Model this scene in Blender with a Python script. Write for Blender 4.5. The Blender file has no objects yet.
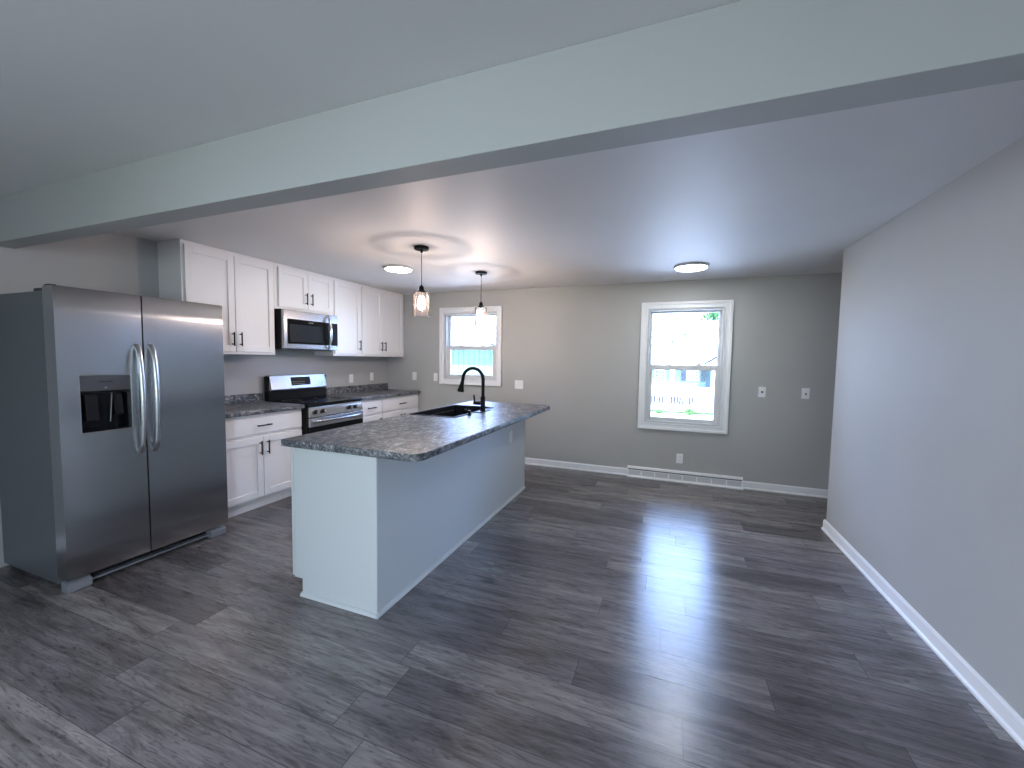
import bpy, bmesh, math, random
from mathutils import Vector, Matrix
random.seed(7)
S = bpy.context.scene
COL = S.collection

# ------------------------------------------------------------------ camera, world, lights, exposure
YAW, PITCH, ROLL = -0.3664, 0.0619, 0.0154
CAM = Vector((4.0563, -5.1608, 1.4249))
fwd = Vector((math.sin(YAW)*math.cos(PITCH), math.cos(YAW)*math.cos(PITCH), -math.sin(PITCH)))
r0 = Vector((math.cos(YAW), -math.sin(YAW), 0)); u0 = r0.cross(fwd)
rr = r0*math.cos(ROLL) + u0*math.sin(ROLL); uu = -r0*math.sin(ROLL) + u0*math.cos(ROLL)
cd = bpy.data.cameras.new('camera'); cam = bpy.data.objects.new('camera', cd); COL.objects.link(cam)
cd.sensor_width = 36; cd.lens = 405.09/1024*36; cd.clip_start = .05; cd.clip_end = 300
cam.matrix_world = Matrix(((rr.x, uu.x, -fwd.x, CAM.x), (rr.y, uu.y, -fwd.y, CAM.y), (rr.z, uu.z, -fwd.z, CAM.z), (0, 0, 0, 1)))
S.camera = cam
S.view_settings.view_transform = 'Standard'; S.view_settings.look = 'None'
S.view_settings.gamma = 1; S.view_settings.use_curve_mapping = False
S.view_settings.exposure = 0.5
w = bpy.data.worlds.new('world'); S.world = w; w.use_nodes = True
bg = w.node_tree.nodes['Background']; bg.inputs[0].default_value = (.37, .55, 1.0, 1); bg.inputs[1].default_value = 17

def light(name, kind, loc, rot, energy, col, **k):
    d = bpy.data.lights.new(name, kind); d.energy = energy; d.color = col
    for a, b in k.items(): setattr(d, a, b)
    o = bpy.data.objects.new(name, d); COL.objects.link(o); o.location = loc; o.rotation_euler = rot
    return o
light('sun', 'SUN', (0, -20, 20), (math.radians(42), 0, math.radians(-18)), 24, (1, .97, .92), angle=.02)
# daylight through unseen rear and left windows of the living room behind the camera: sky from above, lawn from below
light('rear_window_sky', 'AREA', (3.7, -9.05, 1.35), (math.radians(64), 0, 0), 9.5, (.30, .54, 1.0), shape='RECTANGLE', size=2.8, size_y=1.5, spread=math.radians(100))
light('rear_window_lawn', 'AREA', (3.1, -9.04, 1.1), (math.radians(97), 0, 0), 4.2, (.80, 1.0, .60), shape='RECTANGLE', size=4.2, size_y=1.4, spread=math.radians(50))
light('left_window_sky', 'AREA', (.03, -6.9, 1.25), (math.radians(68), 0, math.radians(-76)), 142, (.78, .87, 1.0), shape='RECTANGLE', size=2.4, size_y=1.7, spread=math.radians(110))
light('right_fill', 'AREA', (5.34, -6.9, 1.3), (math.radians(72), 0, math.radians(58)), 44, (.78, .90, 1.0), shape='RECTANGLE', size=1.6, size_y=1.3, spread=math.radians(110))  # added fill for the island side and refrigerator, no known window here

H = 2.363        # ceiling height
XR = 5.369       # right wall
YE = -1.02       # far end of the right wall
YB = -9.2        # rear wall behind the camera
XH = 7.3         # end of the side passage

# ------------------------------------------------------------------ materials
def mat(name, col, rough=.5, metal=0, spec=.5, **k):
    m = bpy.data.materials.new(name); m.use_nodes = True
    p = m.node_tree.nodes['Principled BSDF']
    p.inputs['Base Color'].default_value = (*col, 1); p.inputs['Roughness'].default_value = rough
    p.inputs['Metallic'].default_value = metal; p.inputs['Specular IOR Level'].default_value = spec
    for a, b in k.items(): p.inputs[a].default_value = b
    return m
def N(m, t, **k):
    n = m.node_tree.nodes.new(t)
    for a, b in k.items(): setattr(n, a, b)
    return n
def L(m, a, b): m.node_tree.links.new(a, b)
def P(m): return m.node_tree.nodes['Principled BSDF']
def coords(m, scale=(1, 1, 1)):
    g = N(m, 'ShaderNodeNewGeometry'); mp = N(m, 'ShaderNodeMapping'); mp.inputs['Scale'].default_value = scale
    L(m, g.outputs['Position'], mp.inputs['Vector']); return mp.outputs[0]
def noise(m, vec, sc, det=4, rough=.5, dist=0):
    n = N(m, 'ShaderNodeTexNoise'); n.inputs['Scale'].default_value = sc; n.inputs['Detail'].default_value = det
    n.inputs['Roughness'].default_value = rough; n.inputs['Distortion'].default_value = dist
    L(m, vec, n.inputs['Vector']); return n.outputs['Fac']
def ramp(m, fac, stops):
    r = N(m, 'ShaderNodeValToRGB'); e = r.color_ramp.elements
    while len(e) < len(stops): e.new(.5)
    for q, (p, c) in zip(e, stops): q.position = p; q.color = (*c, 1) if len(c) == 3 else c
    L(m, fac, r.inputs[0]); return r.outputs[0]
def math_(m, op, a, b=None, c=None):
    n = N(m, 'ShaderNodeMath', operation=op)
    for i, v in enumerate((a, b, c)):
        if v is None: continue
        if isinstance(v, (int, float)): n.inputs[i].default_value = v
        else: L(m, v, n.inputs[i])
    return n.outputs[0]
def mixc(m, blend, fac, a, b):
    n = N(m, 'ShaderNodeMix', data_type='RGBA', blend_type=blend)
    for i, v in ((0, fac), (6, a), (7, b)):
        if isinstance(v, (int, float)): n.inputs[i].default_value = v
        elif isinstance(v, tuple): n.inputs[i].default_value = (*v, 1)
        else: L(m, v, n.inputs[i])
    return n.outputs[2]
def bump(m, h, s, d=.002):
    b = N(m, 'ShaderNodeBump'); b.inputs['Strength'].default_value = s; b.inputs['Distance'].default_value = d
    L(m, h, b.inputs['Height']); L(m, b.outputs[0], P(m).inputs['Normal'])

def paint(name, col, rough, sc=90, s=.25):
    m = mat(name, col, rough, spec=.35)
    v = coords(m); f = noise(m, v, 1.3, 2)
    L(m, mixc(m, 'MULTIPLY', 1, col, ramp(m, f, [(.3, (.97,)*3), (.7, (1.02,)*3)])), P(m).inputs['Base Color'])
    bump(m, noise(m, v, sc, 3), s, .0015); return m
WALL = paint('wall_paint_grey', (.42, .43, .435), .6)
CEIL = paint('ceiling_paint', (.70, .70, .70), .55, 45, .35)
TRIM = mat('trim_white', (.78, .80, .84), .35)
VINYL = mat('vinyl_white', (.60, .62, .65), .4)
CAB = mat('cabinet_white', (.80, .80, .82), .38)
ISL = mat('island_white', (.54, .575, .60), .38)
PLATE = mat('plate_white', (.82, .83, .86), .35)
JACK = mat('jack_grey', (.12, .12, .13), .4, .6)
BLACKM = mat('black_metal', (.004, .004, .006), .45, 0, .18)
BLACKG = mat('black_glass', (.005, .006, .009), .10, spec=.22)
BLACKP = mat('black_plastic', (.010, .010, .012), .4, spec=.25)
GREYP = mat('grey_plastic', (.22, .23, .26), .5)
CHROME = mat('chrome', (.75, .76, .78), .16, 1)
SILVER = mat('silver_ring', (.62, .63, .65), .3, 1)
CORDM = mat('cord_grey', (.05, .05, .055), .5)
SINKM = mat('sink_black', (.006, .007, .014), .6, spec=.25)
WHITEE = mat('white_mark', (.35, .35, .35), .5)
DISPANEL = mat('dispenser_panel', (.13, .13, .14), .35, .5)
MESHG = mat('oven_window', (.014, .018, .021), .35, spec=.12)

def stainless(name, col, rough):
    m = mat(name, col, rough, 1)
    v = coords(m, (1, 1, 220)) if False else coords(m, (3, 3, 400))
    f = noise(m, v, .5, 2)
    L(m, mixc(m, 'MULTIPLY', 1, col, ramp(m, f, [(.3, (.97,)*3), (.7, (1.02,)*3)])), P(m).inputs['Base Color'])
    P(m).inputs['Anisotropic'].default_value = .75
    tg = N(m, 'ShaderNodeTangent', direction_type='RADIAL', axis='Z'); L(m, tg.outputs[0], P(m).inputs['Tangent'])
    return m
STEEL = stainless('stainless_steel', (.41, .42, .44), .25)
STEELB = stainless('stainless_steel_bright', (.52, .53, .55), .26)
HSTEEL = mat('handle_steel', (.50, .51, .53), .26, 1)
FSIDE = mat('fridge_side_grey', (.13, .14, .155), .42, .3)
_v = coords(FSIDE); bump(FSIDE, noise(FSIDE, _v, 500, 2), .3, .0006)

def counter_mat():
    m = mat('granite_laminate', (.2, .2, .22), .40, spec=.40)
    v = coords(m)
    a = noise(m, coords(m, (1, .55, 1)), 24, 8, .72, 1.4)
    b = noise(m, v, 90, 5, .7, .5)
    c = noise(m, coords(m, (1, .5, 1)), 7, 4, .6, 1.0)
    base = ramp(m, a, [(.32, (.012, .017, .022)), (.46, (.06, .072, .085)), (.55, (.19, .20, .22)), (.66, (.50, .50, .52))])
    sp = ramp(m, b, [(.35, (.45, .45, .47)), (.62, (1.35,)*3)])
    x = mixc(m, 'MULTIPLY', 1, base, sp)
    x = mixc(m, 'MULTIPLY', 1, x, ramp(m, c, [(.35, (.7,)*3), (.65, (1.25,)*3)]))
    L(m, x, P(m).inputs['Base Color']); return m
COUNTER = counter_mat()

def floor_mat():
    m = mat('vinyl_planks', (.1, .1, .1), .35, spec=.75)
    g = N(m, 'ShaderNodeNewGeometry'); s = N(m, 'ShaderNodeSeparateXYZ'); L(m, g.outputs['Position'], s.inputs[0])
    x, y = s.outputs[0], s.outputs[1]
    W, LN = .181, 1.22
    ry = math_(m, 'DIVIDE', math_(m, 'ADD', y, 3.84 + .181*40), W)
    row = math_(m, 'FLOOR', ry); fy = math_(m, 'FRACT', ry)
    wn = N(m, 'ShaderNodeTexWhiteNoise', noise_dimensions='1D'); L(m, row, wn.inputs['W'])
    rx = math_(m, 'ADD', math_(m, 'DIVIDE', math_(m, 'ADD', x, 20), LN), wn.outputs['Value'])
    col = math_(m, 'FLOOR', rx); fx = math_(m, 'FRACT', rx)
    cv = N(m, 'ShaderNodeCombineXYZ'); L(m, col, cv.inputs[0]); L(m, row, cv.inputs[1])
    w2 = N(m, 'ShaderNodeTexWhiteNoise', noise_dimensions='2D'); L(m, cv.outputs[0], w2.inputs['Vector'])
    rnd = w2.outputs['Value']
    # grain coordinates, shifted plank by plank
    gv = N(m, 'ShaderNodeCombineXYZ')
    L(m, math_(m, 'ADD', math_(m, 'MULTIPLY', x, 1.0), math_(m, 'MULTIPLY', rnd, 37)), gv.inputs[0])
    L(m, math_(m, 'MULTIPLY', y, 7.0), gv.inputs[1]); L(m, math_(m, 'MULTIPLY', rnd, 91), gv.inputs[2])
    vec = gv.outputs[0]
    n1 = noise(m, vec, 1.7, 6, .62, 1.2)      # broad figure
    gv2 = N(m, 'ShaderNodeCombineXYZ')
    L(m, math_(m, 'ADD', math_(m, 'MULTIPLY', x, 2.2), math_(m, 'MULTIPLY', rnd, 17)), gv2.inputs[0])
    L(m, math_(m, 'MULTIPLY', y, 60), gv2.inputs[1]); L(m, math_(m, 'MULTIPLY', rnd, 51), gv2.inputs[2])
    n2 = noise(m, gv2.outputs[0], 1.6, 5, .65, .6)   # fine streaks
    n3 = noise(m, vec, 7, 4, .6, 2.0)
    tone = ramp(m, rnd, [(0, (.096, .087, .092)), (.35, (.130, .119, .124)), (.7, (.162, .149, .152)), (1, (.205, .190, .185))])
    c = mixc(m, 'MULTIPLY', 1, tone, ramp(m, n1, [(.28, (.42,)*3), (.48, (.95,)*3), (.72, (1.5,)*3)]))
    c = mixc(m, 'MULTIPLY', 1, c, ramp(m, n2, [(.3, (.72,)*3), (.7, (1.28,)*3)]))
    c = mixc(m, 'MULTIPLY', 1, c, ramp(m, n3, [(.32, (.55,)*3), (.5, (1.08,)*3)]))
    # seams
    ey = math_(m, 'MINIMUM', fy, math_(m, 'SUBTRACT', 1, fy)); ex = math_(m, 'MINIMUM', fx, math_(m, 'SUBTRACT', 1, fx))
    sy = math_(m, 'GREATER_THAN', ey, .008); sx = math_(m, 'GREATER_THAN', ex, .0013)
    seam = math_(m, 'MULTIPLY', sx, sy)
    c = mixc(m, 'MIX', math_(m, 'MULTIPLY', math_(m, 'SUBTRACT', 1, seam), .7), c, (.02, .02, .022))
    L(m, c, P(m).inputs['Base Color'])
    hh = math_(m, 'ADD', math_(m, 'MULTIPLY', n2, .8), math_(m, 'MULTIPLY', seam, .12))
    bump(m, hh, .75, .0014)
    r = N(m, 'ShaderNodeMapRange'); r.inputs[3].default_value = .20; r.inputs[4].default_value = .28
    L(m, n2, r.inputs[0]); L(m, r.outputs[0], P(m).inputs['Roughness'])
    tv = N(m, 'ShaderNodeCombineXYZ'); tv.inputs[1].default_value = 1.0; L(m, tv.outputs[0], P(m).inputs['Tangent'])
    P(m).inputs['Anisotropic'].default_value = .7
    return m
FLOOR = floor_mat()

def glass(name, ior=1.45, tint=(1, 1, 1), rough=0):
    m = bpy.data.materials.new(name); m.use_nodes = True; nt = m.node_tree
    nt.nodes.remove(P(m)); out = nt.nodes['Material Output']
    t = N(m, 'ShaderNodeBsdfTransparent'); t.inputs[0].default_value = (*tint, 1)
    g = N(m, 'ShaderNodeBsdfGlossy'); g.inputs['Roughness'].default_value = rough
    f = N(m, 'ShaderNodeFresnel'); f.inputs[0].default_value = ior
    x = N(m, 'ShaderNodeMixShader'); L(m, f.outputs[0], x.inputs[0]); L(m, t.outputs[0], x.inputs[1]); L(m, g.outputs[0], x.inputs[2])
    L(m, x.outputs[0], out.inputs[0]); return m
PANE = glass('window_glass', 1.4, (.96, .98, .98))
SHADE = glass('shade_glass', 1.28, (.97, .95, .95), .05)
_o = SHADE.node_tree.nodes['Material Output']; _x = _o.inputs[0].links[0].from_node
_t = N(SHADE, 'ShaderNodeBsdfTranslucent'); _t.inputs[0].default_value = (.9, .78, .78, 1)
_m = N(SHADE, 'ShaderNodeMixShader')
L(SHADE, ramp(SHADE, noise(SHADE, coords(SHADE), 60, 2), [(.35, (.002,)*3), (.7, (.012,)*3)]), _m.inputs[0])
L(SHADE, _x.outputs[0], _m.inputs[1]); L(SHADE, _t.outputs[0], _m.inputs[2]); L(SHADE, _m.outputs[0], _o.inputs[0])
def emit(name, col, s):
    m = mat(name, (.8, .8, .8), .5); P(m).inputs['Emission Color'].default_value = (*col, 1); P(m).inputs['Emission Strength'].default_value = s
    return m
LAMP = emit('diffuser_lit', (1, 1, .98), 45)
BULB = emit('bulb_lit', (1, .80, .68), 260)
DISPLAY = mat('display_glass', (.01, .012, .018), .08)

# ------------------------------------------------------------------ helpers
class MB:
    def __init__(s): s.bm = bmesh.new()
    def box(s, x0, x1, y0, y1, z0, z1, M=None):
        vs = [s.bm.verts.new((M @ Vector((x, y, z))) if M else (x, y, z)) for x in (x0, x1) for y in (y0, y1) for z in (z0, z1)]
        for f in ((0, 1, 3, 2), (4, 6, 7, 5), (0, 4, 5, 1), (2, 3, 7, 6), (0, 2, 6, 4), (1, 5, 7, 3)): s.bm.faces.new([vs[i] for i in f])
        return s
    def prism(s, pts, axis, a0, a1, M=None):   # polygon pts in the two other axes, extruded along axis
        def mk(p, a):
            q = [0, 0, 0]; o = [i for i in range(3) if i != axis]; q[o[0]], q[o[1]] = p; q[axis] = a
            q = Vector(q); return s.bm.verts.new(M @ q if M else q)
        A = [mk(p, a0) for p in pts]; B = [mk(p, a1) for p in pts]; n = len(pts)
        s.bm.faces.new(A); s.bm.faces.new(B[::-1])
        for i in range(n): s.bm.faces.new((A[i], B[i], B[(i+1) % n], A[(i+1) % n]))
        return s
    def lathe(s, c, prof, axis=2, seg=40, cap=True):   # prof: (radius, height)
        c = Vector(c); rings = []
        for r, h in prof:
            ring = []
            for i in range(seg):
                a = 2*math.pi*i/seg; q = [r*math.cos(a), r*math.sin(a), h]
                if axis == 0: q = [h, r*math.cos(a), r*math.sin(a)]
                if axis == 1: q = [r*math.cos(a), h, r*math.sin(a)]
                ring.append(s.bm.verts.new(c + Vector(q)))
            rings.append(ring)
        for A, B in zip(rings, rings[1:]):
            for i in range(seg): s.bm.faces.new((A[i], A[(i+1) % seg], B[(i+1) % seg], B[i]))
        if cap: s.bm.faces.new(rings[0][::-1]); s.bm.faces.new(rings[-1])
        return s
    def tube(s, pts, rad, seg=14):
        pts = [Vector(p) for p in pts]; n = len(pts)
        rad = rad if isinstance(rad, (list, tuple)) else [rad]*n; rings = []; up = None
        for i, p in enumerate(pts):
            t = (pts[min(i+1, n-1)] - pts[max(i-1, 0)]).normalized()
            if up is None: up = t.orthogonal().normalized()
            up = (up - t*up.dot(t)).normalized(); sd = t.cross(up)
            rings.append([s.bm.verts.new(p + rad[i]*(up*math.cos(2*math.pi*k/seg) + sd*math.sin(2*math.pi*k/seg))) for k in range(seg)])
        for A, B in zip(rings, rings[1:]):
            for k in range(seg): s.bm.faces.new((A[k], A[(k+1) % seg], B[(k+1) % seg], B[k]))
        s.bm.faces.new(rings[0][::-1]); s.bm.faces.new(rings[-1]); return s
    def build(s, name, m, parent=None, bev=0, smooth=False, seg=2):
        org = Vector(wloc(parent)) if parent else Vector((0, 0, 0))
        bmesh.ops.recalc_face_normals(s.bm, faces=s.bm.faces)
        me = bpy.data.meshes.new(name)
        if parent is None:     # origin at the base centre
            xs = [v.co for v in s.bm.verts]
            org = Vector(((min(v.x for v in xs)+max(v.x for v in xs))/2, (min(v.y for v in xs)+max(v.y for v in xs))/2, min(v.z for v in xs)))
        bmesh.ops.translate(s.bm, verts=s.bm.verts, vec=-org)
        if smooth:
            for f in s.bm.faces: f.smooth = True
        s.bm.to_mesh(me); s.bm.free(); me.materials.append(m)
        o = bpy.data.objects.new(name, me); COL.objects.link(o)
        if parent: o.parent = parent
        else: o.location = org
        if smooth: me.set_sharp_from_angle(angle=math.radians(40))
        if bev:
            b = o.modifiers.new('bevel', 'BEVEL'); b.width = bev; b.segments = seg; b.limit_method = 'ANGLE'
        return o
def wloc(o):
    v = Vector((0, 0, 0))
    while o: v += o.location; o = o.parent
    return v
def box(*a, M=None): return MB().box(*a, M=M)
def tag(o, label, cat, group=None, kind=None):
    o['label'] = label; o['category'] = cat
    if group: o['group'] = group
    if kind: o['kind'] = kind
    return o
def thing(name, label, cat, loc, group=None):
    o = bpy.data.objects.new(name, None); COL.objects.link(o); o.location = loc; o.empty_display_size = .1
    return tag(o, label, cat, group)
def struct(o): o['kind'] = 'structure'; return o
def copy_tree(o, parent=None):
    c = o.copy(); COL.objects.link(c)
    if parent: c.parent = parent
    for ch in [q for q in bpy.data.objects if q.parent == o]: copy_tree(ch, c)
    return c
def text_mesh(txt, size, M, name, m, parent):
    cu = bpy.data.curves.new('t', 'FONT'); cu.body = txt; cu.size = size; cu.align_x = 'CENTER'; cu.align_y = 'CENTER'; cu.extrude = .0004
    t = bpy.data.objects.new('t', cu); COL.objects.link(t); bpy.context.view_layer.update()
    me = bpy.data.meshes.new_from_object(t.evaluated_get(bpy.context.evaluated_depsgraph_get())); bpy.data.objects.remove(t)
    me.transform(Matrix.Translation(-wloc(parent)) @ M); me.materials.clear(); me.materials.append(m)
    o = bpy.data.objects.new(name, me); COL.objects.link(o); o.parent = parent; return o
# frames: local u = across, v = out of the face, w = up
FX = lambda x, y: Matrix.Translation((x, y, 0)) @ Matrix(((0, 1, 0, 0), (1, 0, 0, 0), (0, 0, 1, 0), (0, 0, 0, 1)))      # faces +x, u along +y
FNX = lambda x, y: Matrix.Translation((x, y, 0)) @ Matrix(((0, -1, 0, 0), (1, 0, 0, 0), (0, 0, 1, 0), (0, 0, 0, 1)))    # faces -x, u along +y
FY = lambda x, y: Matrix.Translation((x, y, 0)) @ Matrix(((1, 0, 0, 0), (0, -1, 0, 0), (0, 0, 1, 0), (0, 0, 0, 1)))     # faces -y, u along +x

# ------------------------------------------------------------------ room shell
T = .15
struct(box(-T, XH+T, YB-T, T, -.2, 0).build('floor', FLOOR))
struct(box(-T, XH+T, YB-T, T, H, H+.15).build('ceiling', CEIL))
struct(box(-T, 0, YB-T, T, 0, H).build('wall_left', WALL))
W1 = (3.813, 4.638, .684, 2.043); W2 = (1.023, 1.841, 1.122, 2.066)      # openings x0 x1 z0 z1
wb = MB()
wb.box(0, W2[0], 0, T, 0, H); wb.box(W2[0], W2[1], 0, T, 0, W2[2]); wb.box(W2[0], W2[1], 0, T, W2[3], H)
wb.box(W2[1], W1[0], 0, T, 0, H); wb.box(W1[0], W1[1], 0, T, 0, W1[2]); wb.box(W1[0], W1[1], 0, T, W1[3], H); wb.box(W1[1], XH+T, 0, T, 0, H)
bmesh.ops.remove_doubles(wb.bm, verts=wb.bm.verts, dist=.0005)
struct(wb.build('wall_back', WALL))
struct(box(XR, XR+.12, YB, YE, 0, H).build('wall_right', WALL, bev=.004))
struct(box(XR+.12, XH, YE-.12, YE, 0, H).build('wall_hall', WALL))
struct(box(XH, XH+T, YE-.12, 0, 0, H).build('wall_hall_end', WALL))
struct(box(0, XR+.12, YB-T, YB, 0, H).build('wall_rear', WALL))
struct(box(0, XR, -3.916, -3.80, 2.099, H).build('trim_1', WALL, bev=.003))    # dropped header across the room

def base(name, x0, x1, y0, y1, side):
    # side: direction the board faces
    h, t = .088, .014
    m = MB()
    if side == '-y':
        m.prism([(y1, 0), (y1-t-.01, 0), (y1-t-.01, .012), (y1-t, .02), (y1-t, h-.012), (y1-t*.4, h), (y1, h)], 0, x0, x1)
    elif side == '-x':
        m.prism([(x1, 0), (x1-t-.01, 0), (x1-t-.01, .012), (x1-t, .02), (x1-t, h-.012), (x1-t*.4, h), (x1, h)], 1, y0, y1)
    elif side == '+x':
        m.prism([(x0, 0), (x0+t+.01, 0), (x0+t+.01, .012), (x0+t, .02), (x0+t, h-.012), (x0+t*.4, h), (x0, h)], 1, y0, y1)
    elif side == '+y':
        m.prism([(y0, 0), (y0+t+.01, 0), (y0+t+.01, .012), (y0+t, .02), (y0+t, h-.012), (y0+t*.4, h), (y0, h)], 0, x0, x1)
    return struct(m.build(name, TRIM))
base('baseboard_back', .62, 3.632, -1, 0, '-y')
base('baseboard_back', 4.893, XH, -1, 0, '-y')
base('baseboard_right', 0, XR, YB, YE+.02, '-x')
base('baseboard_hall', XR-.01, XH, YE, 0, '+y')
base('baseboard_left', 0, 0, YB, -4.02, '+x')

# ------------------------------------------------------------------ windows (double hung)
def window(n, o, zr, gs=.042):
    x0, x1, z0, z1 = o
    r = bpy.data.objects.new('window_%d' % n, None); COL.objects.link(r); r.location = ((x0+x1)/2, 0, z0); struct(r)
    c = MB(); cw = .078
    # stepped casing on the wall
    for (a, b, d) in ((0, cw, .012), (.050, cw, .026), (0, .014, .020)):
        A0, A1, C0, C1 = x0-b, x1+b, z0-b, z1+b; B0, B1, D0, D1 = x0-a, x1+a, z0-a, z1+a
        c.box(A0, B0, -d, 0, C0, C1); c.box(B1, A1, -d, 0, C0, C1); c.box(B0, B1, -d, 0, D1, C1); c.box(B0, B1, -d, 0, C0, D0)
    c.build('casing', TRIM, r, bev=.002)
    j = MB(); t = .022
    j.box(x0, x0+t, 0, T, z0, z1).box(x1-t, x1, 0, T, z0, z1).box(x0+t, x1-t, 0, T, z1-t, z1).box(x0+t, x1-t, 0, T, z0, z0+t)
    j.build('jamb', VINYL, r, bev=.002)
    def sash(y0, y1, a, b, nm, lo, hi, gs):
        s = MB(); X0, X1 = x0+t, x1-t
        s.box(X0, X0+gs, y0, y1, a, b).box(X1-gs, X1, y0, y1, a, b).box(X0+gs, X1-gs, y0, y1, a, a+lo).box(X0+gs, X1-gs, y0, y1, b-hi, b)
        so = s.build(nm, VINYL, r, bev=.003)
        box(X0+gs, X1-gs, (y0+y1)/2-.002, (y0+y1)/2+.002, a+lo, b-hi).build('pane', PANE, so)
        return so
    sash(.075, .11, zr-.005, z1-t, 'upper_sash', .034, .020, .030)
    lo = sash(.035, .07, z0+t, zr+.03, 'lower_sash', .044, .058, .048)
    for k in (.3, .7):
        xx = x0+(x1-x0)*k
        box(xx-.028, xx+.028, .045, .068, zr+.03, zr+.042).build('sash_lock', VINYL, lo, bev=.003)
    return r
window(1, W1, 1.352)
window(2, W2, 1.572)
# ------------------------------------------------------------------ cabinets
def door_mb(u0, u1, w0, w1, M, st=.058, th=.02):
    m = MB()
    m.box(u0, u0+st, 0, th, w0, w1, M=M).box(u1-st, u1, 0, th, w0, w1, M=M)
    m.box(u0+st, u1-st, 0, th, w1-st, w1, M=M).box(u0+st, u1-st, 0, th, w0, w0+st, M=M)
    m.box(u0+st-.002, u1-st+.002, 0, th*.42, w0+st-.002, w1-st+.002, M=M)
    return m
def pull(u, w, M, parent, vertical=True, ln=.128, th=.02):
    m = MB(); h = ln/2; c = ln*.36; out = th+.03
    if vertical:
        P0, P1 = (u, out, w-h), (u, out, w+h); q = [((u, th-.001, w+s*c), (u, out, w+s*c)) for s in (-1, 1)]
    else:
        P0, P1 = (u-h, out, w), (u+h, out, w); q = [((u+s*c, th-.001, w), (u+s*c, out, w)) for s in (-1, 1)]
    m.tube([M @ Vector(P0), M @ Vector(P1)], .0062, 12)
    for A, B in q: m.tube([M @ Vector(A), M @ Vector(B)], .005, 10)
    return m.build('handle', BLACKM, parent, smooth=True)

UZ = 1.431
def upper(label, y0, y1, z0, doors, D=.301):
    t = thing('wall_cabinet', label, 'cabinet', (0, (y0+y1)/2, z0), 'white wall cabinets')
    M = FX(D, 0)
    b = MB().box(.002, D-.001, y0, y1, z0+.004, H-.001)
    b.build('body', CAB, t, bev=.0015)
    box(.03, D+.004, y0+.001, y1-.001, z0-.002, z0+.012).build('bottom_rail', CAB, t, bev=.001)
    for (a, c, hs) in doors:
        d = door_mb(a, c, z0+.022, H-.035, M).build('door', CAB, t, bev=.0018)
        if hs: pull(c-.033 if hs > 0 else a+.033, z0+.022+.115, M, d)
    return t
upper('tall two-door white wall cabinet beside the refrigerator, left of the microwave', -2.992, -2.151, UZ, [(-2.972, -2.567, 1), (-2.561, -2.168, -1)])
upper('short two-door white wall cabinet directly above the microwave', -2.149, -1.384, 1.905, [(-2.110, -1.752, 1), (-1.746, -1.398, -1)])
upper('narrow single-door white wall cabinet just right of the microwave', -1.382, -.915, UZ, [(-1.366, -.93, 1)])
upper('two-door white wall cabinet in the far corner by the back wall', -.913, -.004, UZ, [(-.898, -.503, 1), (-.497, -.02, -1)])

def lower(label, y0, y1, groups, D=.568):
    t = thing('base_cabinet', label, 'cabinet', (0, (y0+y1)/2, 0), 'white base cabinets along the left wall')
    M = FX(D, 0)
    box(.03, D, y0, y1,   .10, .8875).build('body', CAB, t, bev=.0015)
    box(.03, .525, y0+.002, y1-.002, 0, .10).build('toe_kick', CAB, t)
    for (a, c, ds) in groups:
        d = MB().box(a, c, 0, .02, .704, .858, M=M).build('drawer', CAB, t, bev=.0025)
        pull((a+c)/2, .782, M, d, False, .14)
        for (p, q, hs) in ds:
            d = door_mb(p, q, .118, .674, M).build('door', CAB, t, bev=.0018)
            pull(q-.033 if hs > 0 else p+.033, .674-.10, M, d)
    return t
lower('white base cabinet between refrigerator and range, one drawer over two doors', -2.975, -2.084, [(-2.945, -2.097, [(-2.945, -2.524, 1), (-2.518, -2.097, -1)])])
lower('narrow white base cabinet right of the range with one drawer', -1.276, -.850, [(-1.262, -.866, [(-1.262, -.866, 1)])])
lower('white base cabinet in the far corner by the back wall', -.848, -.012, [(-.828, -.028, [(-.828, -.431, 1), (-.425, -.028, -1)])])

def slab(name, outline, hole, z0, z1, m, bev=.006):
    cu = bpy.data.curves.new('c', 'CURVE'); cu.dimensions = '2D'; cu.fill_mode = 'BOTH'
    cu.extrude = (z1-z0)/2-bev; cu.bevel_depth = bev; cu.bevel_resolution = 2; cu.offset = -bev
    for pts in [outline]+([hole] if hole else []):
        sp = cu.splines.new('POLY'); sp.points.add(len(pts)-1); sp.use_cyclic_u = True
        for q, p in zip(sp.points, pts): q.co = (p[0], p[1], 0, 1)
    t = bpy.data.objects.new('c', cu); COL.objects.link(t); bpy.context.view_layer.update()
    me = bpy.data.meshes.new_from_object(t.evaluated_get(bpy.context.evaluated_depsgraph_get())); bpy.data.objects.remove(t)
    xs = [p[0] for p in outline]; ys = [p[1] for p in outline]; c = Vector(((min(xs)+max(xs))/2, (min(ys)+max(ys))/2, z0))
    me.transform(Matrix.Translation((-c.x, -c.y, (z1-z0)/2))); me.materials.clear(); me.materials.append(m); me.name = name
    o = bpy.data.objects.new(name, me); COL.objects.link(o); o.location = c; return o
def rrect(x0, x1, y0, y1, rs, seg=8):   # radii: ll, lr, ur, ul
    out = []
    for (cx, cy, r, a0) in ((x0, y0, rs[0], 180), (x1, y0, rs[1], 270), (x1, y1, rs[2], 0), (x0, y1, rs[3], 90)):
        sx = 1 if cx == x0 else -1; sy = 1 if cy == y0 else -1
        ox, oy = cx+sx*r, cy+sy*r
        for k in range(seg+1):
            a = math.radians(a0+90*k/seg); out.append((ox+r*math.cos(a), oy+r*math.sin(a)))
    return out
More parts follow.
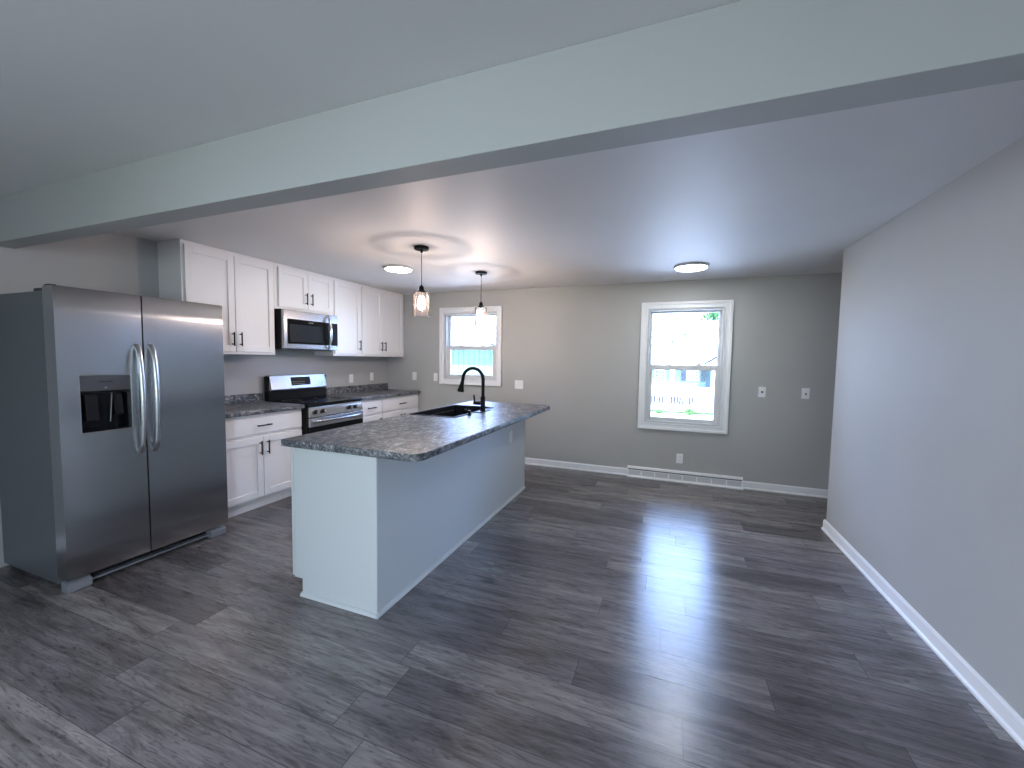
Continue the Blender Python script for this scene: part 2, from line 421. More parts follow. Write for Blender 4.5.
def counter_run(label, y0, y1):
    t = thing('countertop', label, 'countertop', (0, (y0+y1)/2, .889), 'laminate worktops along the left wall')
    m = MB().prism([(.002, .889), (.610, .889), (.616, .895), (.616, .921), (.606, .929), (.002, .929)], 1, y0, y1)
    m.build('worktop', COUNTER, t, bev=.003)
    m = box(.002, .021, y0, y1, .9295, 1.022); m.build('backsplash', COUNTER, t, bev=.004)
counter_run('dark grey speckled worktop between the refrigerator and the range', -2.975, -2.082)
counter_run('dark grey speckled worktop between the range and the back wall', -1.280, -.003)

# ------------------------------------------------------------------ island
IX0, IX1, IY0, IY1, IZ = 1.999, 2.615, -3.424, -.983, .893
t = thing('kitchen_island', 'long white kitchen island with toe notch standing on the plank floor', 'kitchen island', ((IX0+IX1)/2, (IY0+IY1)/2, 0))
TK = .072
m = MB(); a, b = IY0+.012, IY1-.002
m.box(IX1-.018, IX1, a, b, 0, IZ).box(IX0, IX0+.018, a, b, .112, IZ).box(IX0+TK, IX0+TK+.018, a, b, 0, .094).box(IX0, IX1-.018, a, b, .094, .112)
m.box(IX0+.018, IX1-.018, b-.018, b, .112, IZ).box(IX0+.018, IX1-.018, a, a+.018, .112, IZ)
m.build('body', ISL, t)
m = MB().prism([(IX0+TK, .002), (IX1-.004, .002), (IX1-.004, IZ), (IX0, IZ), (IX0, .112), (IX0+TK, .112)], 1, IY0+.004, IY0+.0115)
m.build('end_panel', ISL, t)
m = MB(); m.box(IX0-.001, IX0+.016, IY0, IY0+.0045, .112, IZ)
m.build('edge_strip', ISL, t, bev=.0015)
m = MB(); m.box(IX1-.028, IX1+.006, IY0-.001, IY0+.0045, .0, IZ).box(IX1+.0005, IX1+.006, IY0+.0045, IY0+.03, 0, IZ)
m.build('corner_trim', ISL, t, bev=.002)
m = MB(); m.box(IX1+.0005, IX1+.0055, IY1-.03, IY1, 0, IZ)
m.build('corner_trim', ISL, t, bev=.0015)
m = MB().prism([(IY0+.004, .0), (IY0-.014, 0), (IY0-.010, .013), (IY0+.001, .020), (IY0+.004, .020)], 0, IX0+TK-.004, IX1+.015)
m.prism([(IX1, .0), (IX1+.018, 0), (IX1+.014, .013), (IX1+.003, .020), (IX1, .020)], 1, IY0-.014, IY1+.002)
m.build('shoe_moulding', ISL, t)
M = FNX(IX0, 0)
for k in range(3):
    a = IY0+.03+k*.79; b = a+.77
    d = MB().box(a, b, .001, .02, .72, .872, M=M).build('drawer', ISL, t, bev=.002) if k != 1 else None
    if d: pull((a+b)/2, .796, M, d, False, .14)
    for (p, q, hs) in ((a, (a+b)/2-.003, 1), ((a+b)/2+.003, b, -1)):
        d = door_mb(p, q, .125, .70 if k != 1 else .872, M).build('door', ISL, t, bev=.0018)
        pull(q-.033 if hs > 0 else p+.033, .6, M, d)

SX0, SX1, SY0, SY1 = 2.012, 2.425, -2.235, -1.465    # sink bowl opening
top = slab('countertop', rrect(1.955, 2.905, -3.457, -.952, (.012, .075, .09, .012)), rrect(SX0, SX1, SY0, SY1, (.02,)*4), IZ+.002, .935, COUNTER)
tag(top, 'large dark grey speckled island top with rounded right corners and sink cutout', 'countertop')

t = thing('kitchen_sink', 'black rectangular sink set into the island top', 'sink', ((SX0+SX1)/2, (SY0+SY1)/2, .935))
m = MB()
ro = rrect(SX0-.022, SX1+.022, SY0-.022, SY1+.022, (.03,)*4); ri = rrect(SX0+.004, SX1-.004, SY0+.004, SY1-.004, (.02,)*4)
zt = .9405
def loop(pts, z): return [m.bm.verts.new((p[0], p[1], z)) for p in pts]
ls = [loop(ro, .9356), loop(ro, zt), loop(ri, zt)]
ri2 = rrect(SX0+.012, SX1-.012, SY0+.012, SY1-.012, (.03,)*4)
ls += [loop(ri, .91), loop(ri2, .76), loop(rrect(SX0+.03, SX1-.03, SY0+.03, SY1-.03, (.03,)*4), .745)]
for A, B in zip(ls, ls[1:]):
    n = len(A)
    for i in range(n): m.bm.faces.new((A[i], A[(i+1) % n], B[(i+1) % n], B[i]))
m.bm.faces.new(ls[-1])
basin = m.build('basin', SINKM, t)
MB().lathe((2.22, -1.85, .7455), [(.045, 0), (.045, .003), (.03, .004)], seg=28).build('drain', CHROME, t, smooth=True)
MB().lathe((2.134, SY1-.013, .893), [(.016, .0), (.016, -.004), (.010, -.005)], axis=1, seg=24).build('chrome_disc', CHROME, t, smooth=True)  # small chrome disc on the far wall of the basin

# faucet
fx, fy, fz = 2.470, -1.772, .9357
t = thing('kitchen_faucet', 'black gooseneck faucet standing behind the island sink', 'faucet', (fx, fy, fz))
m = MB(); m.prism(rrect(fx-.0215, fx+.034, fy-.125, fy+.125, (.026,)*4), 2, fz+.0, fz+.006)
m.build('deck_plate', BLACKM, t, bev=.002)
MB().lathe((fx, fy, fz+.006), [(.026, 0), (.026, .004), (.0225, .008), (.0225, .125), (.019, .13), (.0155, .135)], seg=32).build('base_column', BLACKM, t, smooth=True)
R_ = .105; zc = fz+.292; pts = [(fx, fy, fz+.13), (fx, fy, fz+.2)]
for k in range(0, 19):
    a = math.radians(k*10); pts.append((fx-R_+R_*math.cos(a), fy+.0*k, zc+R_*math.sin(a)))
a = math.radians(188)
pts.append((fx-2*R_-.006, fy, zc-.03))
MB().tube(pts, .0152, 18).build('spout', BLACKM, t, smooth=True)
sx = fx-2*R_-.006
MB().tube([(sx, fy, zc-.028), (sx-.003, fy, zc-.045), (sx-.007, fy, zc-.058), (sx-.016, fy, zc-.105), (sx-.018, fy, zc-.118)], [.0165, .018, .020, .031, .032], 24).build('spray_head', BLACKM, t, smooth=True)
m = MB().tube([(fx-.018, fy-.001, fz+.075), (fx-.09, fy-.006, fz+.075)], .0175, 20)
h = m.build('valve', BLACKM, t, smooth=True)
MB().tube([(fx-.082, fy-.005, fz+.082), (fx-.086, fy-.005, fz+.11), (fx-.090, fy-.005, fz+.150)], [.009, .0075, .008], 14).build('handle', BLACKM, h, smooth=True)
# small cap in the deck
MB().lathe((2.478, -2.06, .9357), [(.020, 0), (.020, .006), (.012, .010), (.012, .028), (.016, .030), (.016, .040), (.010, .043)], seg=24)\
    .build('soap_dispenser', BLACKM, smooth=True)
tag(bpy.data.objects['soap_dispenser'], 'small black knob-shaped fitting on the island top beside the sink', 'soap dispenser')

# ------------------------------------------------------------------ refrigerator
FY0, FY1, FS, FXF, FZ = -3.946, -3.02, -3.536, .832, 1.80
t = thing('refrigerator', 'stainless steel side-by-side refrigerator against the left wall', 'refrigerator', (.42, (FY0+FY1)/2, 0))
box(.03, .705, FY0+.006, FY1-.006, .035, 1.775).build('cabinet', FSIDE, t, bev=.004)
def fdoor(y0, y1, cut=None):
    # gently bowed stainless door, optionally with an opening
    m = MB(); n = 24; z0, z1 = .085, FZ
    def xf(y):
        u = (y-(y0+y1)/2)/((y1-y0)/2); return FXF - .003*u*u
    ys = [y0+(y1-y0)*i/n for i in range(n+1)]
    if cut: ys = sorted(set([y for y in ys if min(abs(y-cut[0]), abs(y-cut[1])) > .008]+[cut[0], cut[1]]))
    zs = [z0, z0+.008]+[z0+.008+(z1-z0-.016)*i/12 for i in range(1, 12)]+[z1-.008, z1]
    if cut: zs = sorted(set([z for z in zs if min(abs(z-cut[2]), abs(z-cut[3])) > .02]+[cut[2], cut[3]]))
    def dz(z): return .006 if z in (zs[0], zs[-1]) else 0
    F = [[m.bm.verts.new((xf(y)-dz(z), y, z)) for z in zs] for y in ys]; B = [[m.bm.verts.new((.718, y, z)) for z in zs] for y in ys]
    for i in range(len(ys)-1):
        for j in range(len(zs)-1):
            inside = cut and cut[0]-1e-6 <= ys[i] and ys[i+1] <= cut[1]+1e-6 and cut[2]-1e-6 <= zs[j] and zs[j+1] <= cut[3]+1e-6
            if inside: continue
            m.bm.faces.new((F[i][j], F[i+1][j], F[i+1][j+1], F[i][j+1])); m.bm.faces.new((B[i][j], B[i][j+1], B[i+1][j+1], B[i+1][j]))
    for i in range(len(ys)-1):
        m.bm.faces.new((F[i][0], B[i][0], B[i+1][0], F[i+1][0])); m.bm.faces.new((F[i][-1], F[i+1][-1], B[i+1][-1], B[i][-1]))
    for j in range(len(zs)-1):
        m.bm.faces.new((F[0][j], F[0][j+1], B[0][j+1], B[0][j])); m.bm.faces.new((F[-1][j], B[-1][j], B[-1][j+1], F[-1][j+1]))
    return m
CUT = (-3.858, -3.604, .938, 1.292)
d1 = fdoor(FY0, FS-.004, CUT).build('door', STEEL, t, smooth=True)
d2 = fdoor(FS+.004, FY1).build('door', STEEL, t, smooth=True)
box(.7052, .7175, FY0+.012, FY1-.012, .09, 1.765).build('door_gasket', BLACKP, t)
# dispenser
y0, y1, z0, z1 = CUT
m = MB(); q = .006; xo = FXF-.004
m.box(.735, xo+.002, y0-.001, y0+q, z0, z1).box(.735, xo+.002, y1-q, y1+.001, z0, z1).box(.735, xo+.002, y0+q, y1-q, z0, z0+q).box(.735, xo+.002, y0+q, y1-q, z1-q, z1)
m.build('dispenser_frame', STEELB, d1, bev=.0015)
MB().prism([(.73, z0+.235), (xo-.010, z0+.255), (xo-.004, z1-q), (.73, z1-q)], 1, y0+q, y1-q).build('dispenser_panel', DISPANEL, d1)
dc = MB(); dc.box(.725, .733, y0+q, y1-q, z0+q, z1-q).box(.733, .79, y0+q, y0+q+.004, z0+q, z0+.235).box(.733, .79, y1-q-.004, y1-q, z0+q, z0+.235).box(.733, .795, y0+q, y1-q, z0+q, z0+q+.012)
dc.build('dispenser_recess', BLACKG, d1)
MB().prism([(.745, z0+.235), (.785, z0+.235), (.757, z0+.05), (.745, z0+.05)], 1, y0+.168, y0+.174).build('dispenser_divider', CHROME, d1)
MB().prism([(.745, z0+.225), (.765, z0+.225), (.775, z0+.07), (.765, z0+.06)], 1, y0+.05, y0+.11).build('dispenser_paddle', BLACKP, d1, bev=.002)
MB().prism([(.745, z0+.225), (.765, z0+.225), (.778, z0+.10), (.768, z0+.09)], 1, y0+.19, y0+.232).build('dispenser_paddle', BLACKP, d1, bev=.002)
TX = Matrix(((0, 0, 1, 0), (1, 0, 0, 0), (0, 1, 0, 0), (0, 0, 0, 1)))
text_mesh('FRIGIDAIRE', .0125, Matrix.Translation((xo-.003, (y0+y1)/2, z1-.045)) @ TX, 'lettering', BLACKP, d1)
MB().lathe((xo-.009, (y0+y1)/2, z1-.082), [(.006, 0), (.006, .003)], axis=0, seg=16).build('indicator_light', WHITEE, d1)
# handles
for d, y, s in ((d1, FS-.036, -1), (d2, FS+.042, 1)):
    pts = []; rad = []
    for k in range(25):
        u = k/24; z = .775+(1.475-.775)*u; o = .050*math.sin(math.pi*u)**.36 if 0 < u < 1 else 0
        pts.append((FXF-.006+o, y, z)); rad.append(.0165)
    MB().tube(pts, rad, 16).build('handle', HSTEEL, d, smooth=True)
# hinge caps, grille, feet
for y in (FY0+.03, FY1-.03):
    m = MB(); m.box(.60, .745, y-.022, y+.022, 1.7755, 1.792).box(.70, .758, y-.015, y+.015, 1.7755, 1.812 if y < -3.5 else 1.80)
    m.build('hinge_cover', BLACKP, t, bev=.003)
m = MB(); m.box(.66, .735, FY0+.06, FY1-.06, .03, .078)
for k in range(12):
    yy = FY0+.09+k*.066; m.box(.735, .741, yy, yy+.05, .042, .068)
m.build('toe_grille', BLACKP, t)
box(.70, .765, FY0+.05, FY1-.05, .012, .026).build('grille_lip', GREYP, t, bev=.002)
for y0_, y1_ in ((FY0+.004, FY0+.115), (FY1-.115, FY1-.004)):
    MB().prism([(.735, 0), (.805, 0), (.812, .008), (.812, .045), (.79, .064), (.735, .064)], 1, y0_, y1_).build('foot_cover', GREYP, t, bev=.004)

# ------------------------------------------------------------------ range
RY0, RY1, RX = -2.074, -1.292, .632
t = thing('electric_range', 'stainless and black electric range between the base cabinets', 'stove', (.35, (RY0+RY1)/2, 0))
box(.03, RX, RY0, RY1, .03, .897).build('body', BLACKP, t, bev=.002)
box(.03, RX+.022, RY0-.002, RY1+.002, .8975, .931).build('cooktop', BLACKG, t, bev=.006)
GREYR = mat('burner_ring', (.06, .06, .065), .3)
for (x, y, rd) in ((.22, -1.90, .09), (.22, -1.50, .075), (.48, -1.90, .075), (.48, -1.50, .105)):
    m = MB()
    m.lathe((x, y, 0.9312), [(rd, 0), (rd, .0004), (rd-.004, .0004), (rd-.004, 0)], cap=False).build('burner_ring', GREYR, t)
# backguard: black riser and sloped stainless panel
MB().prism([(.03, .932), (.10, .932), (.085, 1.09), (.095, 1.196), (.03, 1.196)], 1, RY0, RY1).build('backguard_body', BLACKG, t, bev=.002)
bp = MB().prism([(.086, 1.040), (.128, 1.043), (.132, 1.057), (.098, 1.203), (.086, 1.207), (.03, 1.207), (.03, 1.1965), (.086, 1.195)], 1, RY0+.008, RY1-.030).build('backguard_panel', STEEL, t, bev=.002)
Mb = Matrix.Translation((.1155, (RY0+RY1)/2, 1.130)) @ Matrix.Rotation(math.radians(-12), 4, 'Y')
box(-.001, .0035, -.125, .13, -.042, .052, M=Mb).build('display', DISPLAY, bp)
dm = MB()
for i in range(6):
    for j in range(2): dm.box(.0033, .0038, -.11+i*.028, -.096+i*.028, -.028+j*.022, -.024+j*.022, M=Mb)
dm.build('button_marks', WHITEE, bp)
# front control strip with knobs
fp = MB().prism([(RX, .79), (RX+.030, .79), (RX+.012, .896), (RX, .896)], 1, RY0+.012, RY1-.002).build('control_panel', STEELB, t, bev=.002)
for y in (-1.98, -1.885, -1.50, -1.415):
    k = MB().lathe((RX+.020, y, .842), [(.024, 0), (.024, .004), (.021, .006), (.019, .034), (.016, .037)], axis=0, seg=28)
    k = k.build('knob', BLACKP, fp, smooth=True)
    MB().lathe((RX+.057, y, .842), [(.0165, 0), (.0165, .004), (.014, .006)], axis=0, seg=24).build('knob_face', CHROME, k, smooth=True)
    box(RX+.063, RX+.068, y-.0045, y+.0045, .826, .858).build('knob_grip', CHROME, k, bev=.001)
    
od = box(RX, RX+.034, RY0+.012, RY1-.002, .69, .782).build('oven_door', STEELB, t, bev=.003)
box(RX, RX+.033, RY0+.012, RY1-.002, .20, .689).build('door_glass', BLACKG, od, bev=.003)
pts = []
for k in range(21):
    u = k/20; y = RY0+.045+(RY1-RY0-.09)*u; pts.append((RX+.03+.052*math.sin(math.pi*u)**.35 if 0 < u < 1 else RX+.03, y, .748))
MB().tube(pts, .0135, 16).build('door_handle', HSTEEL, od, smooth=True)
box(RX, RX+.03, RY0+.012, RY1-.002, .035, .192).build('storage_drawer', STEEL, t, bev=.003)

# ------------------------------------------------------------------ microwave
MY0, MY1, MZ0, MZ1 = -2.130, -1.405, 1.490, 1.902
t = thing('microwave_oven', 'stainless over-the-range microwave mounted under the short cabinet', 'microwave', (.2, (MY0+MY1)/2, MZ0))
box(.002, .362, MY0, MY1, MZ0, MZ1-.002).build('body', BLACKP, t, bev=.002)
MX = .362
d = box(MX, MX+.036, MY0+.004, MY1-.13, MZ0+.006, MZ1-.006).build('door', STEEL, t, bev=.004)
box(MX+.036, MX+.0385, MY0+.046, MY1-.135, MZ0+.056, MZ1-.098).build('door_glass', BLACKG, d, bev=.001)
box(MX+.0385, MX+.0393, MY0+.072, MY1-.225, MZ0+.078, MZ1-.152).build('door_window', MESHG, d)
text_mesh('FRIGIDAIRE', .013, Matrix.Translation((MX+.0388, (MY0+MY1)/2-.02, MZ1-.122)) @ TX, 'lettering', WHITEE, d)
cp = box(MX, MX+.036, MY1-.128, MY1-.001, MZ0+.006, MZ1-.006).build('control_panel', STEEL, t, bev=.003)
box(MX+.036, MX+.0385, MY1-.118, MY1-.006, MZ0+.056, MZ1-.098).build('keypad', BLACKG, cp)
pts = []
for k in range(21):
    u = k/20; pts.append((MX+.034+.055*(math.sin(math.pi*u)**.5 if 0 < u < 1 else 0), MY1-.155, MZ0+.012+(MZ1-MZ0-.03)*u))
MB().tube(pts, [.010+.006*math.sin(math.pi*k/20) for k in range(21)], 16).build('door_handle', CHROME, d, smooth=True)
box(.05, .34, MY0+.05, MY0+.30, MZ0-.008, MZ0).build('vent_filter', GREYP, t); box(.05, .34, MY1-.30, MY1-.05, MZ0-.008, MZ0).build('vent_filter', GREYP, t)

# ------------------------------------------------------------------ outlets and switches
def plate(name, label, cat, c, M, kind, w=.072, h=.116, mt=PLATE):
    # c = (u, z) centre in the wall frame
    t = thing(name, label, cat, tuple(M @ Vector((c[0], 0, c[1]))))
    u, z = c
    box(u-w/2, u+w/2, .0005, .0065, z-h/2, z+h/2, M=M).build('cover_plate', mt, t, bev=.002)
    if kind == 'outlet':
        for s in (-1, 1):
            q = box(u-.017, u+.017, .0065, .009, z+s*.021-.014, z+s*.021+.014, M=M).build('socket', mt, t, bev=.003)
            m = MB(); m.box(u-.008, u-.006, .009, .0094, z+s*.021-.002, z+s*.021+.007, M=M).box(u+.006, u+.008, .009, .0094, z+s*.021-.002, z+s*.021+.007, M=M)
            m.build('slot', JACK, q)
    elif kind == 'rockers':
        for s in (-1, 1):
            box(u+s*.023-.0165, u+s*.023+.0165, .0065, .0105, z-.033, z+.033, M=M).build('rocker', mt, t, bev=.002)
    elif kind == 'rocker':
        box(u-.0165, u+.0165, .0065, .0105, z-.033, z+.033, M=M).build('rocker', mt, t, bev=.002)
    elif kind == 'jack':
        box(u-.010, u+.010, .0065, .013, z-.012, z+.012, M=M).build('jack', JACK, t, bev=.003)
    elif kind == 'toggle':
        box(u-.006, u+.006, .0065, .020, z-.016, z+.004, M=M).build('toggle', JACK, t, bev=.002)
    return t
ML, MBK = FX(0, 0), FY(0, 0)
plate('wall_outlet', 'white outlet on the left wall, the one closer to the range', 'outlet', (-.766, 1.122), ML, 'outlet')
plate('wall_outlet', 'white outlet on the left wall, the one nearest the back corner', 'outlet', (-.353, 1.135), ML, 'outlet')
plate('wall_outlet', 'white outlet on the back wall above the end of the left worktop', 'outlet', (.503, 1.145), MBK, 'outlet')
plate('light_switch', 'white single switch plate on the back wall touching the small window casing', 'light switch', (.873, 1.142), MBK, 'rocker', .066)
plate('light_switch', 'wide white double switch plate on the back wall right of the small window', 'light switch', (2.178, 1.079), MBK, 'rockers', .118)
plate('wall_jack', 'white jack plate on the back wall, the nearer one to the large window', 'jack plate', (5.037, 1.102), MBK, 'jack')
plate('light_switch', 'white toggle switch plate on the back wall near the passage corner', 'light switch', (5.441, 1.104), MBK, 'toggle')
plate('wall_outlet', 'white outlet low on the back wall above the long floor heater', 'outlet', (4.225, .273), MBK, 'outlet')
plate('island_outlet', 'white outlet set in the long side of the island under the overhang', 'outlet', (-1.424, .646), FX(IX1, 0), 'outlet')

# ------------------------------------------------------------------ baseboard register
t = thing('baseboard_register', 'long white slotted heating register at the foot of the back wall', 'heater', (4.262, 0, 0))
x0, x1 = 3.634, 4.892
MB().prism([(-.0005, .0), (-.075, .0), (-.078, .012), (-.052, .022), (-.0005, .022)], 0, x0+.004, x1-.004).build('bottom_lip', TRIM, t, bev=.001)
MB().prism([(-.0005, .104), (-.030, .100), (-.026, .120), (-.0005, .127)], 0, x0+.004, x1-.004).build('top_cap', TRIM, t, bev=.001)
box(x0+.006, x1-.006, -.012, -.0005, .022, .104).build('back_plate', mat('register_dark', (.10, .10, .11), .6), t)
m = MB(); n = 8; Wd = (x1-x0-.02)/n
Mt = Matrix.Translation((0, -.044, .054)) @ Matrix.Rotation(math.radians(-17), 4, 'X')
m.box(x0+.008, x1-.008, -.004, 0, .028, .036, M=Mt).box(x0+.008, x1-.008, -.004, 0, -.036, -.026, M=Mt)
for k in range(n+1): xx = x0+.01+k*Wd; m.box(xx-.006, xx+.006, -.004, 0, -.03, .032, M=Mt)
m.build('front_grille', TRIM, t)
m = MB()
for k in range(11): m.box(x0+.012, x1-.012, -.0005, .0015, -.026+k*.005, -.0245+k*.005, M=Mt)
box(x0+.010, x1-.010, .0016, .003, -.028, .03, M=Mt).build('damper', mat('register_mesh', (.42, .43, .45), .5), t)
m.build('louvre', TRIM, t)
for a in (x0, x1-.006):
    MB().prism([(-.0005, 0), (-.080, 0), (-.080, .014), (-.056, .03), (-.032, .10), (-.028, .122), (-.0005, .130)], 0, a, a+.006).build('end_cap', TRIM, t, bev=.001)

# ------------------------------------------------------------------ ceiling lights and pendants
def disc(label, x, y, rad):
    t = thing('ceiling_light', label, 'ceiling light', (x, y, H), 'round flush ceiling lights')
    MB().lathe((x, y, H), [(rad, -.0005), (rad, -.020), (rad-.010, -.024), (rad-.016, -.022), (rad-.016, -.004)], seg=56).build('rim', SILVER, t, smooth=True)
    MB().lathe((x, y, H), [(rad-.017, -.0215), (rad-.022, -.0255), (rad*.5, -.0285), (.002, -.0295)], seg=56).build('diffuser', LAMP, t, smooth=True)
disc('round flush ceiling light lit white, left of the pendants near the cabinets', 1.378, -1.56, .150)
disc('round flush ceiling light lit white, above the large right window', 4.235, -.76, .160)

def pendant(label, x, y):
    t = thing('pendant_light', label, 'pendant light', (x, y, H), 'black pendants with clear glass shades over the island')
    MB().lathe((x, y, H), [(.062, -.0005), (.062, -.020), (.058, -.024), (.012, -.025), (.010, -.045), (.004, -.05)], seg=40).build('canopy', BLACKM, t, smooth=True)
    MB().tube([(x, y, H-.045), (x, y, 2.035)], .0032, 10).build('cord', CORDM, t, smooth=True)
    MB().lathe((x, y, 1.978), [(.034, 0), (.034, .014), (.022, .022), (.019, .05), (.010, .060), (.006, .066)], seg=30).build('socket_cap', BLACKM, t, smooth=True)
    g = MB().lathe((x, y, 0), [(.020, 1.9775), (.062, 1.9775), (.066, 1.972), (.066, 1.775), (.0625, 1.775), (.0625, 1.970), (.058, 1.974), (.020, 1.974)], seg=48, cap=False)
    g.build('lamp_shade', SHADE, t, smooth=True)
    b = MB().lathe((x, y, 0), [(.004, 1.838), (.018, 1.842), (.029, 1.858), (.032, 1.876), (.027, 1.900), (.017, 1.930), (.013, 1.945)], seg=28).build('bulb', BULB, t, smooth=True)
    MB().lathe((x, y, 0), [(.013, 1.945), (.0145, 1.946), (.0145, 1.9735), (.013, 1.9735)], seg=24).build('bulb_base', CHROME, t, smooth=True)
    return t
p1 = pendant('nearer black pendant with clear cylinder shade above the island', 2.064, -2.166)
p2 = copy_tree(p1); p2.location = (2.125, -1.112, H)
p2['label'] = 'farther black pendant hanging in front of the small window'

# ------------------------------------------------------------------ outside
GZ = -.50
GRASS = mat('grass', (.20, .36, .10), .9)
_f = noise(GRASS, coords(GRASS), 3, 5); L(GRASS, ramp(GRASS, _f, [(.3, (.50, .52, .42)), (.5, (.36, .46, .22)), (.7, (.18, .34, .08))]), P(GRASS).inputs['Base Color'])
CONC = mat('pale_concrete', (.62, .62, .60), .9)
_f = noise(CONC, coords(CONC), 5, 4); L(CONC, ramp(CONC, _f, [(.3, (.58, .58, .56)), (.7, (.66, .66, .64))]), P(CONC).inputs['Base Color'])
struct(box(-40, 50, T+.02, 70, GZ-.2, GZ-.06).build('ground', GRASS))
struct(box(-30, 30, T+.02, 11.2, GZ-.0595, GZ-.02).build('driveway', CONC))
struct(box(-10, 20, -40, YB-T-.02, -.5, -.4).build('lawn', GRASS))
ROOF = mat('pale_roof_shingle', (.72, .72, .72), .9)
_f = noise(ROOF, coords(ROOF), 3.2, 3); L(ROOF, ramp(ROOF, _f, [(.41, (.012, .012, .013)), (.43, (.74, .74, .74)), (1, (.8, .8, .8))]), P(ROOF).inputs['Base Color'])
BLUE = mat('pale_blue_siding', (.075, .125, .115), .8)
BLUES = mat('blue_shutter', (.02, .035, .06), .7)
WHT = mat('exterior_white', (.80, .80, .80), .7)
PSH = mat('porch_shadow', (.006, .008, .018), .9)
HBLUE = mat('house_siding', (.13, .19, .19), .8)
GBLUE = mat('gable_siding', (.24, .27, .28), .8)
SHD = mat('exterior_window_glass', (.02, .032, .035), .3)
LEAF = mat('leaf_green', (.05, .13, .03), .8)
TRUNK = mat('bark', (.12, .09, .07), .9)

# neighbouring house seen through the right window
t = thing('neighbour_house', 'pale house with blue siding, shutters and shingle roof seen through the large window', 'house', (5.0, 15, GZ-.06))
G0 = GZ-.06
m = box(-1.5, 9.5, 13, 21, G0, 1.38)
for k in range(12): m.box(-1.5, 9.5, 12.985, 13.0, .42+k*.07, .425+k*.07+.008)
m.build('wall', HBLUE, t)
MB().prism([(12.45, 1.24), (17, 3.26), (21.6, 1.24), (21.6, 1.36), (17, 3.40), (12.45, 1.36)], 0, -1.8, 9.7).build('roof', ROOF, t)
MB().prism([(12.43, 1.20), (12.52, 1.20), (12.52, 1.34), (12.43, 1.34)], 0, -1.8, 9.7).build('gutter', WHT, t)
MB().prism([(5.35, 1.30), (7.4, 2.62), (9.45, 1.30), (9.45, G0), (5.66, G0), (5.66, 1.15)], 1, 12.2, 12.99).build('gable_wing', GBLUE, t)
MB().prism([(16.9, 3.335), (17, 3.39), (17.1, 3.335), (17.1, 3.40), (17, 3.46), (16.9, 3.40)], 0, -1.8, 9.7).build('ridge_cap', mat('house_ridge_grey', (.05, .05, .05), .8), t)
MB().prism([(5.0, 1.17), (7.4, 2.72), (9.8, 1.17), (9.8, 1.29), (7.4, 2.84), (5.0, 1.29)], 1, 11.9, 14.6).build('gable_roof', ROOF, t)
def hwin(x0, x1, z0, z1, nx, nz, y=13):
    m = MB(); f = .04
    m.box(x0-f, x1+f, y-.05, y-.016, z0-f, z0).box(x0-f, x1+f, y-.05, y-.016, z1, z1+f).box(x0-f, x0, y-.05, y-.016, z0, z1).box(x1, x1+f, y-.05, y-.016, z0, z1)
    for i in range(1, nx): x = x0+(x1-x0)*i/nx; m.box(x-.012, x+.012, y-.045, y-.02, z0, z1)
    for i in range(1, nz): z = z0+(z1-z0)*i/nz; m.box(x0, x1, y-.045, y-.02, z-.012, z+.012)
    w_ = m.build('window', WHT, t); box(x0, x1, y-.019, y-.015, z0, z1).build('pane', SHD, w_)
hwin(3.58, 3.93, .18, 1.02, 3, 7)
hwin(4.83, 5.20, .70, 1.02, 4, 3)
hwin(1.6, 2.2, .3, 1.0, 3, 4)
for a, b in ((4.58, 4.77), (5.32, 5.50)):
    m = box(a, b, 12.95, 12.984, .62, 1.06)
    for k in range(9): m.box(a+.02, b-.02, 12.94, 12.95, .65+k*.044, .675+k*.044)
    m.build('shutter', BLUES, t)
MB().tube([(4.30, 12.93, 1.10), (4.30, 12.93, .25)], .035, 10).build('downspout', WHT, t)
m = MB(); m.box(4.14, 4.24, 12.9, 12.98, .3, 1.12).build('corner_board', WHT, t)
# white porch with a baluster railing
t2 = thing('front_porch', 'white porch with baluster railing in front of the blue house', 'porch', (4.6, 12, G0))
MB().box(2.2, 5.62, 11.75, 12.9, G0, -.42).build('deck', WHT, t2)
m = MB(); m.box(2.3, 5.62, 12.75, 12.9, -.42, .40); m.build('back_panel', WHT, t2)
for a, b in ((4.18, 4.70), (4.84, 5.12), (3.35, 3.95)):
    box(a, b, 12.70, 12.75, -.33, .0).build('opening', PSH, t2)  # solid dark panel, the shade behind the railing put into its colour
    n = max(3, int((b-a)/.10))
    for k in range(n+1):
        xx = a+(b-a)*k/n; box(xx-.011, xx+.011, 11.80, 11.84, -.42, .06).build('baluster', WHT, t2)
box(3.2, 5.2, 11.77, 11.87, .06, .12).build('top_rail', WHT, t2)
for xx in (3.2, 4.77, 5.2): box(xx-.05, xx+.05, 11.76, 11.88, -.42, .2).build('post', WHT, t2)

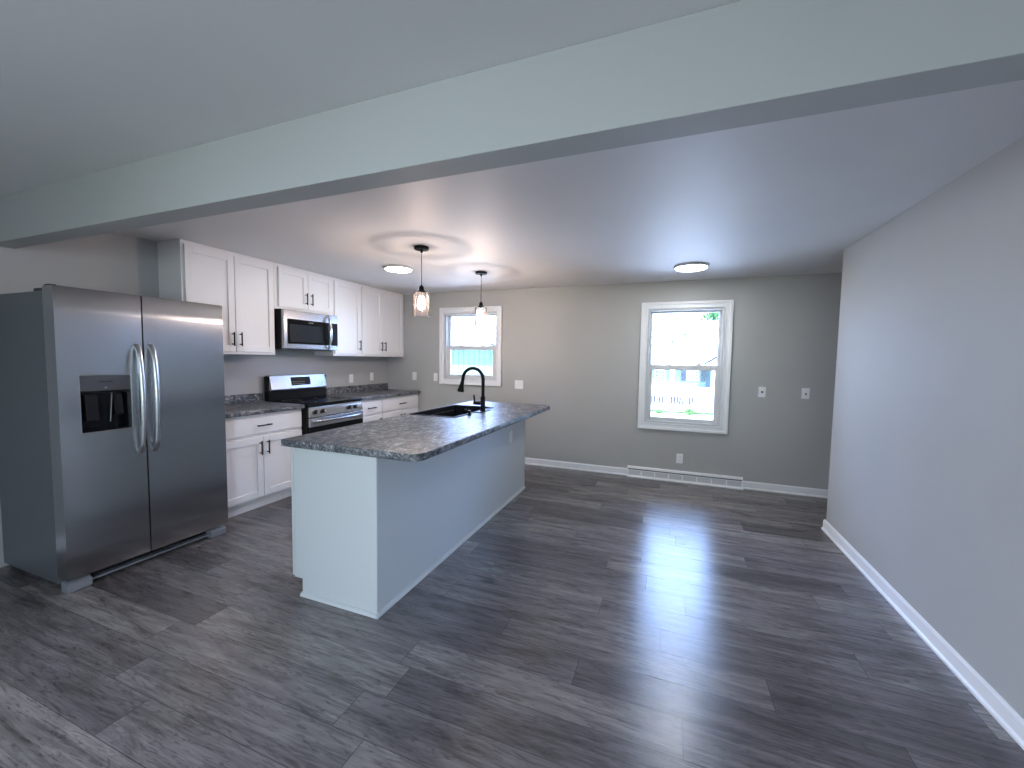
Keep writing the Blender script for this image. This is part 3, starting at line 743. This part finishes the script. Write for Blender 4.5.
def leafy(name, label, cat, c, rx, rz, n, leaf, group=None, trunk=None):
    t = thing(name, label, cat, (c[0], c[1], G0), group)
    rnd = random.Random(hash(label) % 1000 if False else int(c[0]*100)); m = MB()
    for i in range(n):
        while True:
            v = Vector((rnd.uniform(-1, 1), rnd.uniform(-1, 1), rnd.uniform(-1, 1)))
            if v.length < 1: break
        v = v*(.65+.35*rnd.random()); p = Vector((c[0]+v.x*rx, c[1]+v.y*rx, c[2]+v.z*rz))
        a = Vector((rnd.uniform(-1, 1), rnd.uniform(-1, 1), rnd.uniform(-1, 1))).normalized(); b = a.orthogonal().normalized(); a = a*leaf; b = b*leaf*.5
        vs = [m.bm.verts.new(p+q) for q in (-a, b, a, -b)]; m.bm.faces.new(vs)
    m.build('foliage', LEAF, t)
    if trunk: MB().tube([(c[0], c[1], G0), (c[0]+.05, c[1], c[2]*.5), (c[0], c[1], c[2]+rz*.4)], [trunk, trunk*.8, trunk*.3], 10).build('trunk', TRUNK, t)
    else: MB().tube([(c[0], c[1], G0), (c[0], c[1], c[2]+rz*.5)], [.02, .01], 6).build('stem', TRUNK, t)
leafy('tree', 'green tree rising behind the neighbour roof at the window top right', 'tree', (7.6, 24, 4.6), 1.9, 1.25, 1500, .16, trunk=.2)
leafy('shrub', 'bright green shrub in front of the white porch, the one at its middle', 'shrub', (4.86, 10.9, -.41), .20, .15, 320, .05, 'low plants before the porch')
leafy('shrub', 'small green shrub in front of the porch, toward its left end', 'shrub', (3.80, 10.9, -.46), .17, .11, 200, .045, 'low plants before the porch')
tf = MB(); rnd = random.Random(5)
for i in range(60): xx = 2.0+i*.085; tf.box(xx, xx+.085, 11.15+rnd.uniform(0, .15), 11.6, G0, G0+rnd.uniform(.05, .10))
for i in range(1600):
    x, y = rnd.uniform(2.0, 7.0), rnd.uniform(11.15, 11.6); h = rnd.uniform(.03, .09)
    a = rnd.uniform(0, 3.1); dx, dy = .01*math.cos(a), .01*math.sin(a); z = G0+.05
    tf.bm.faces.new([tf.bm.verts.new(q) for q in ((x-dx, y-dy, z), (x+dx, y+dy, z), (x+rnd.uniform(-.02, .02), y, z+h))])
tf = tf.build('grass_strip', mat('grass_blade', (.022, .050, .010), .9)); tag(tf, 'strip of green grass between the driveway and the porch', 'grass', kind='stuff')

# garage seen through the small window
t = thing('garage', 'pale blue board garage with a white roof seen through the small window', 'garage', (-1.7, 7.5, G0))
m = box(-6, 1.2, 6, 11, G0, 1.86)
for k in range(40): x = -6+k*.18; m.box(x, x+.022, 5.985, 6.0, G0, 1.86)
m.build('wall', BLUE, t)
MB().prism([(5.5, 1.79), (8.3, 2.22), (11.4, 1.79), (11.4, 1.86), (8.3, 2.30), (5.5, 1.86)], 0, -6.4, 1.5).build('roof', ROOF, t)
MB().prism([(8.22, 2.28), (8.3, 2.30), (8.38, 2.28), (8.38, 2.31), (8.3, 2.335), (8.22, 2.31)], 0, -6.4, 1.5).build('ridge_cap', mat('ridge_grey', (.04, .045, .05), .8), t)
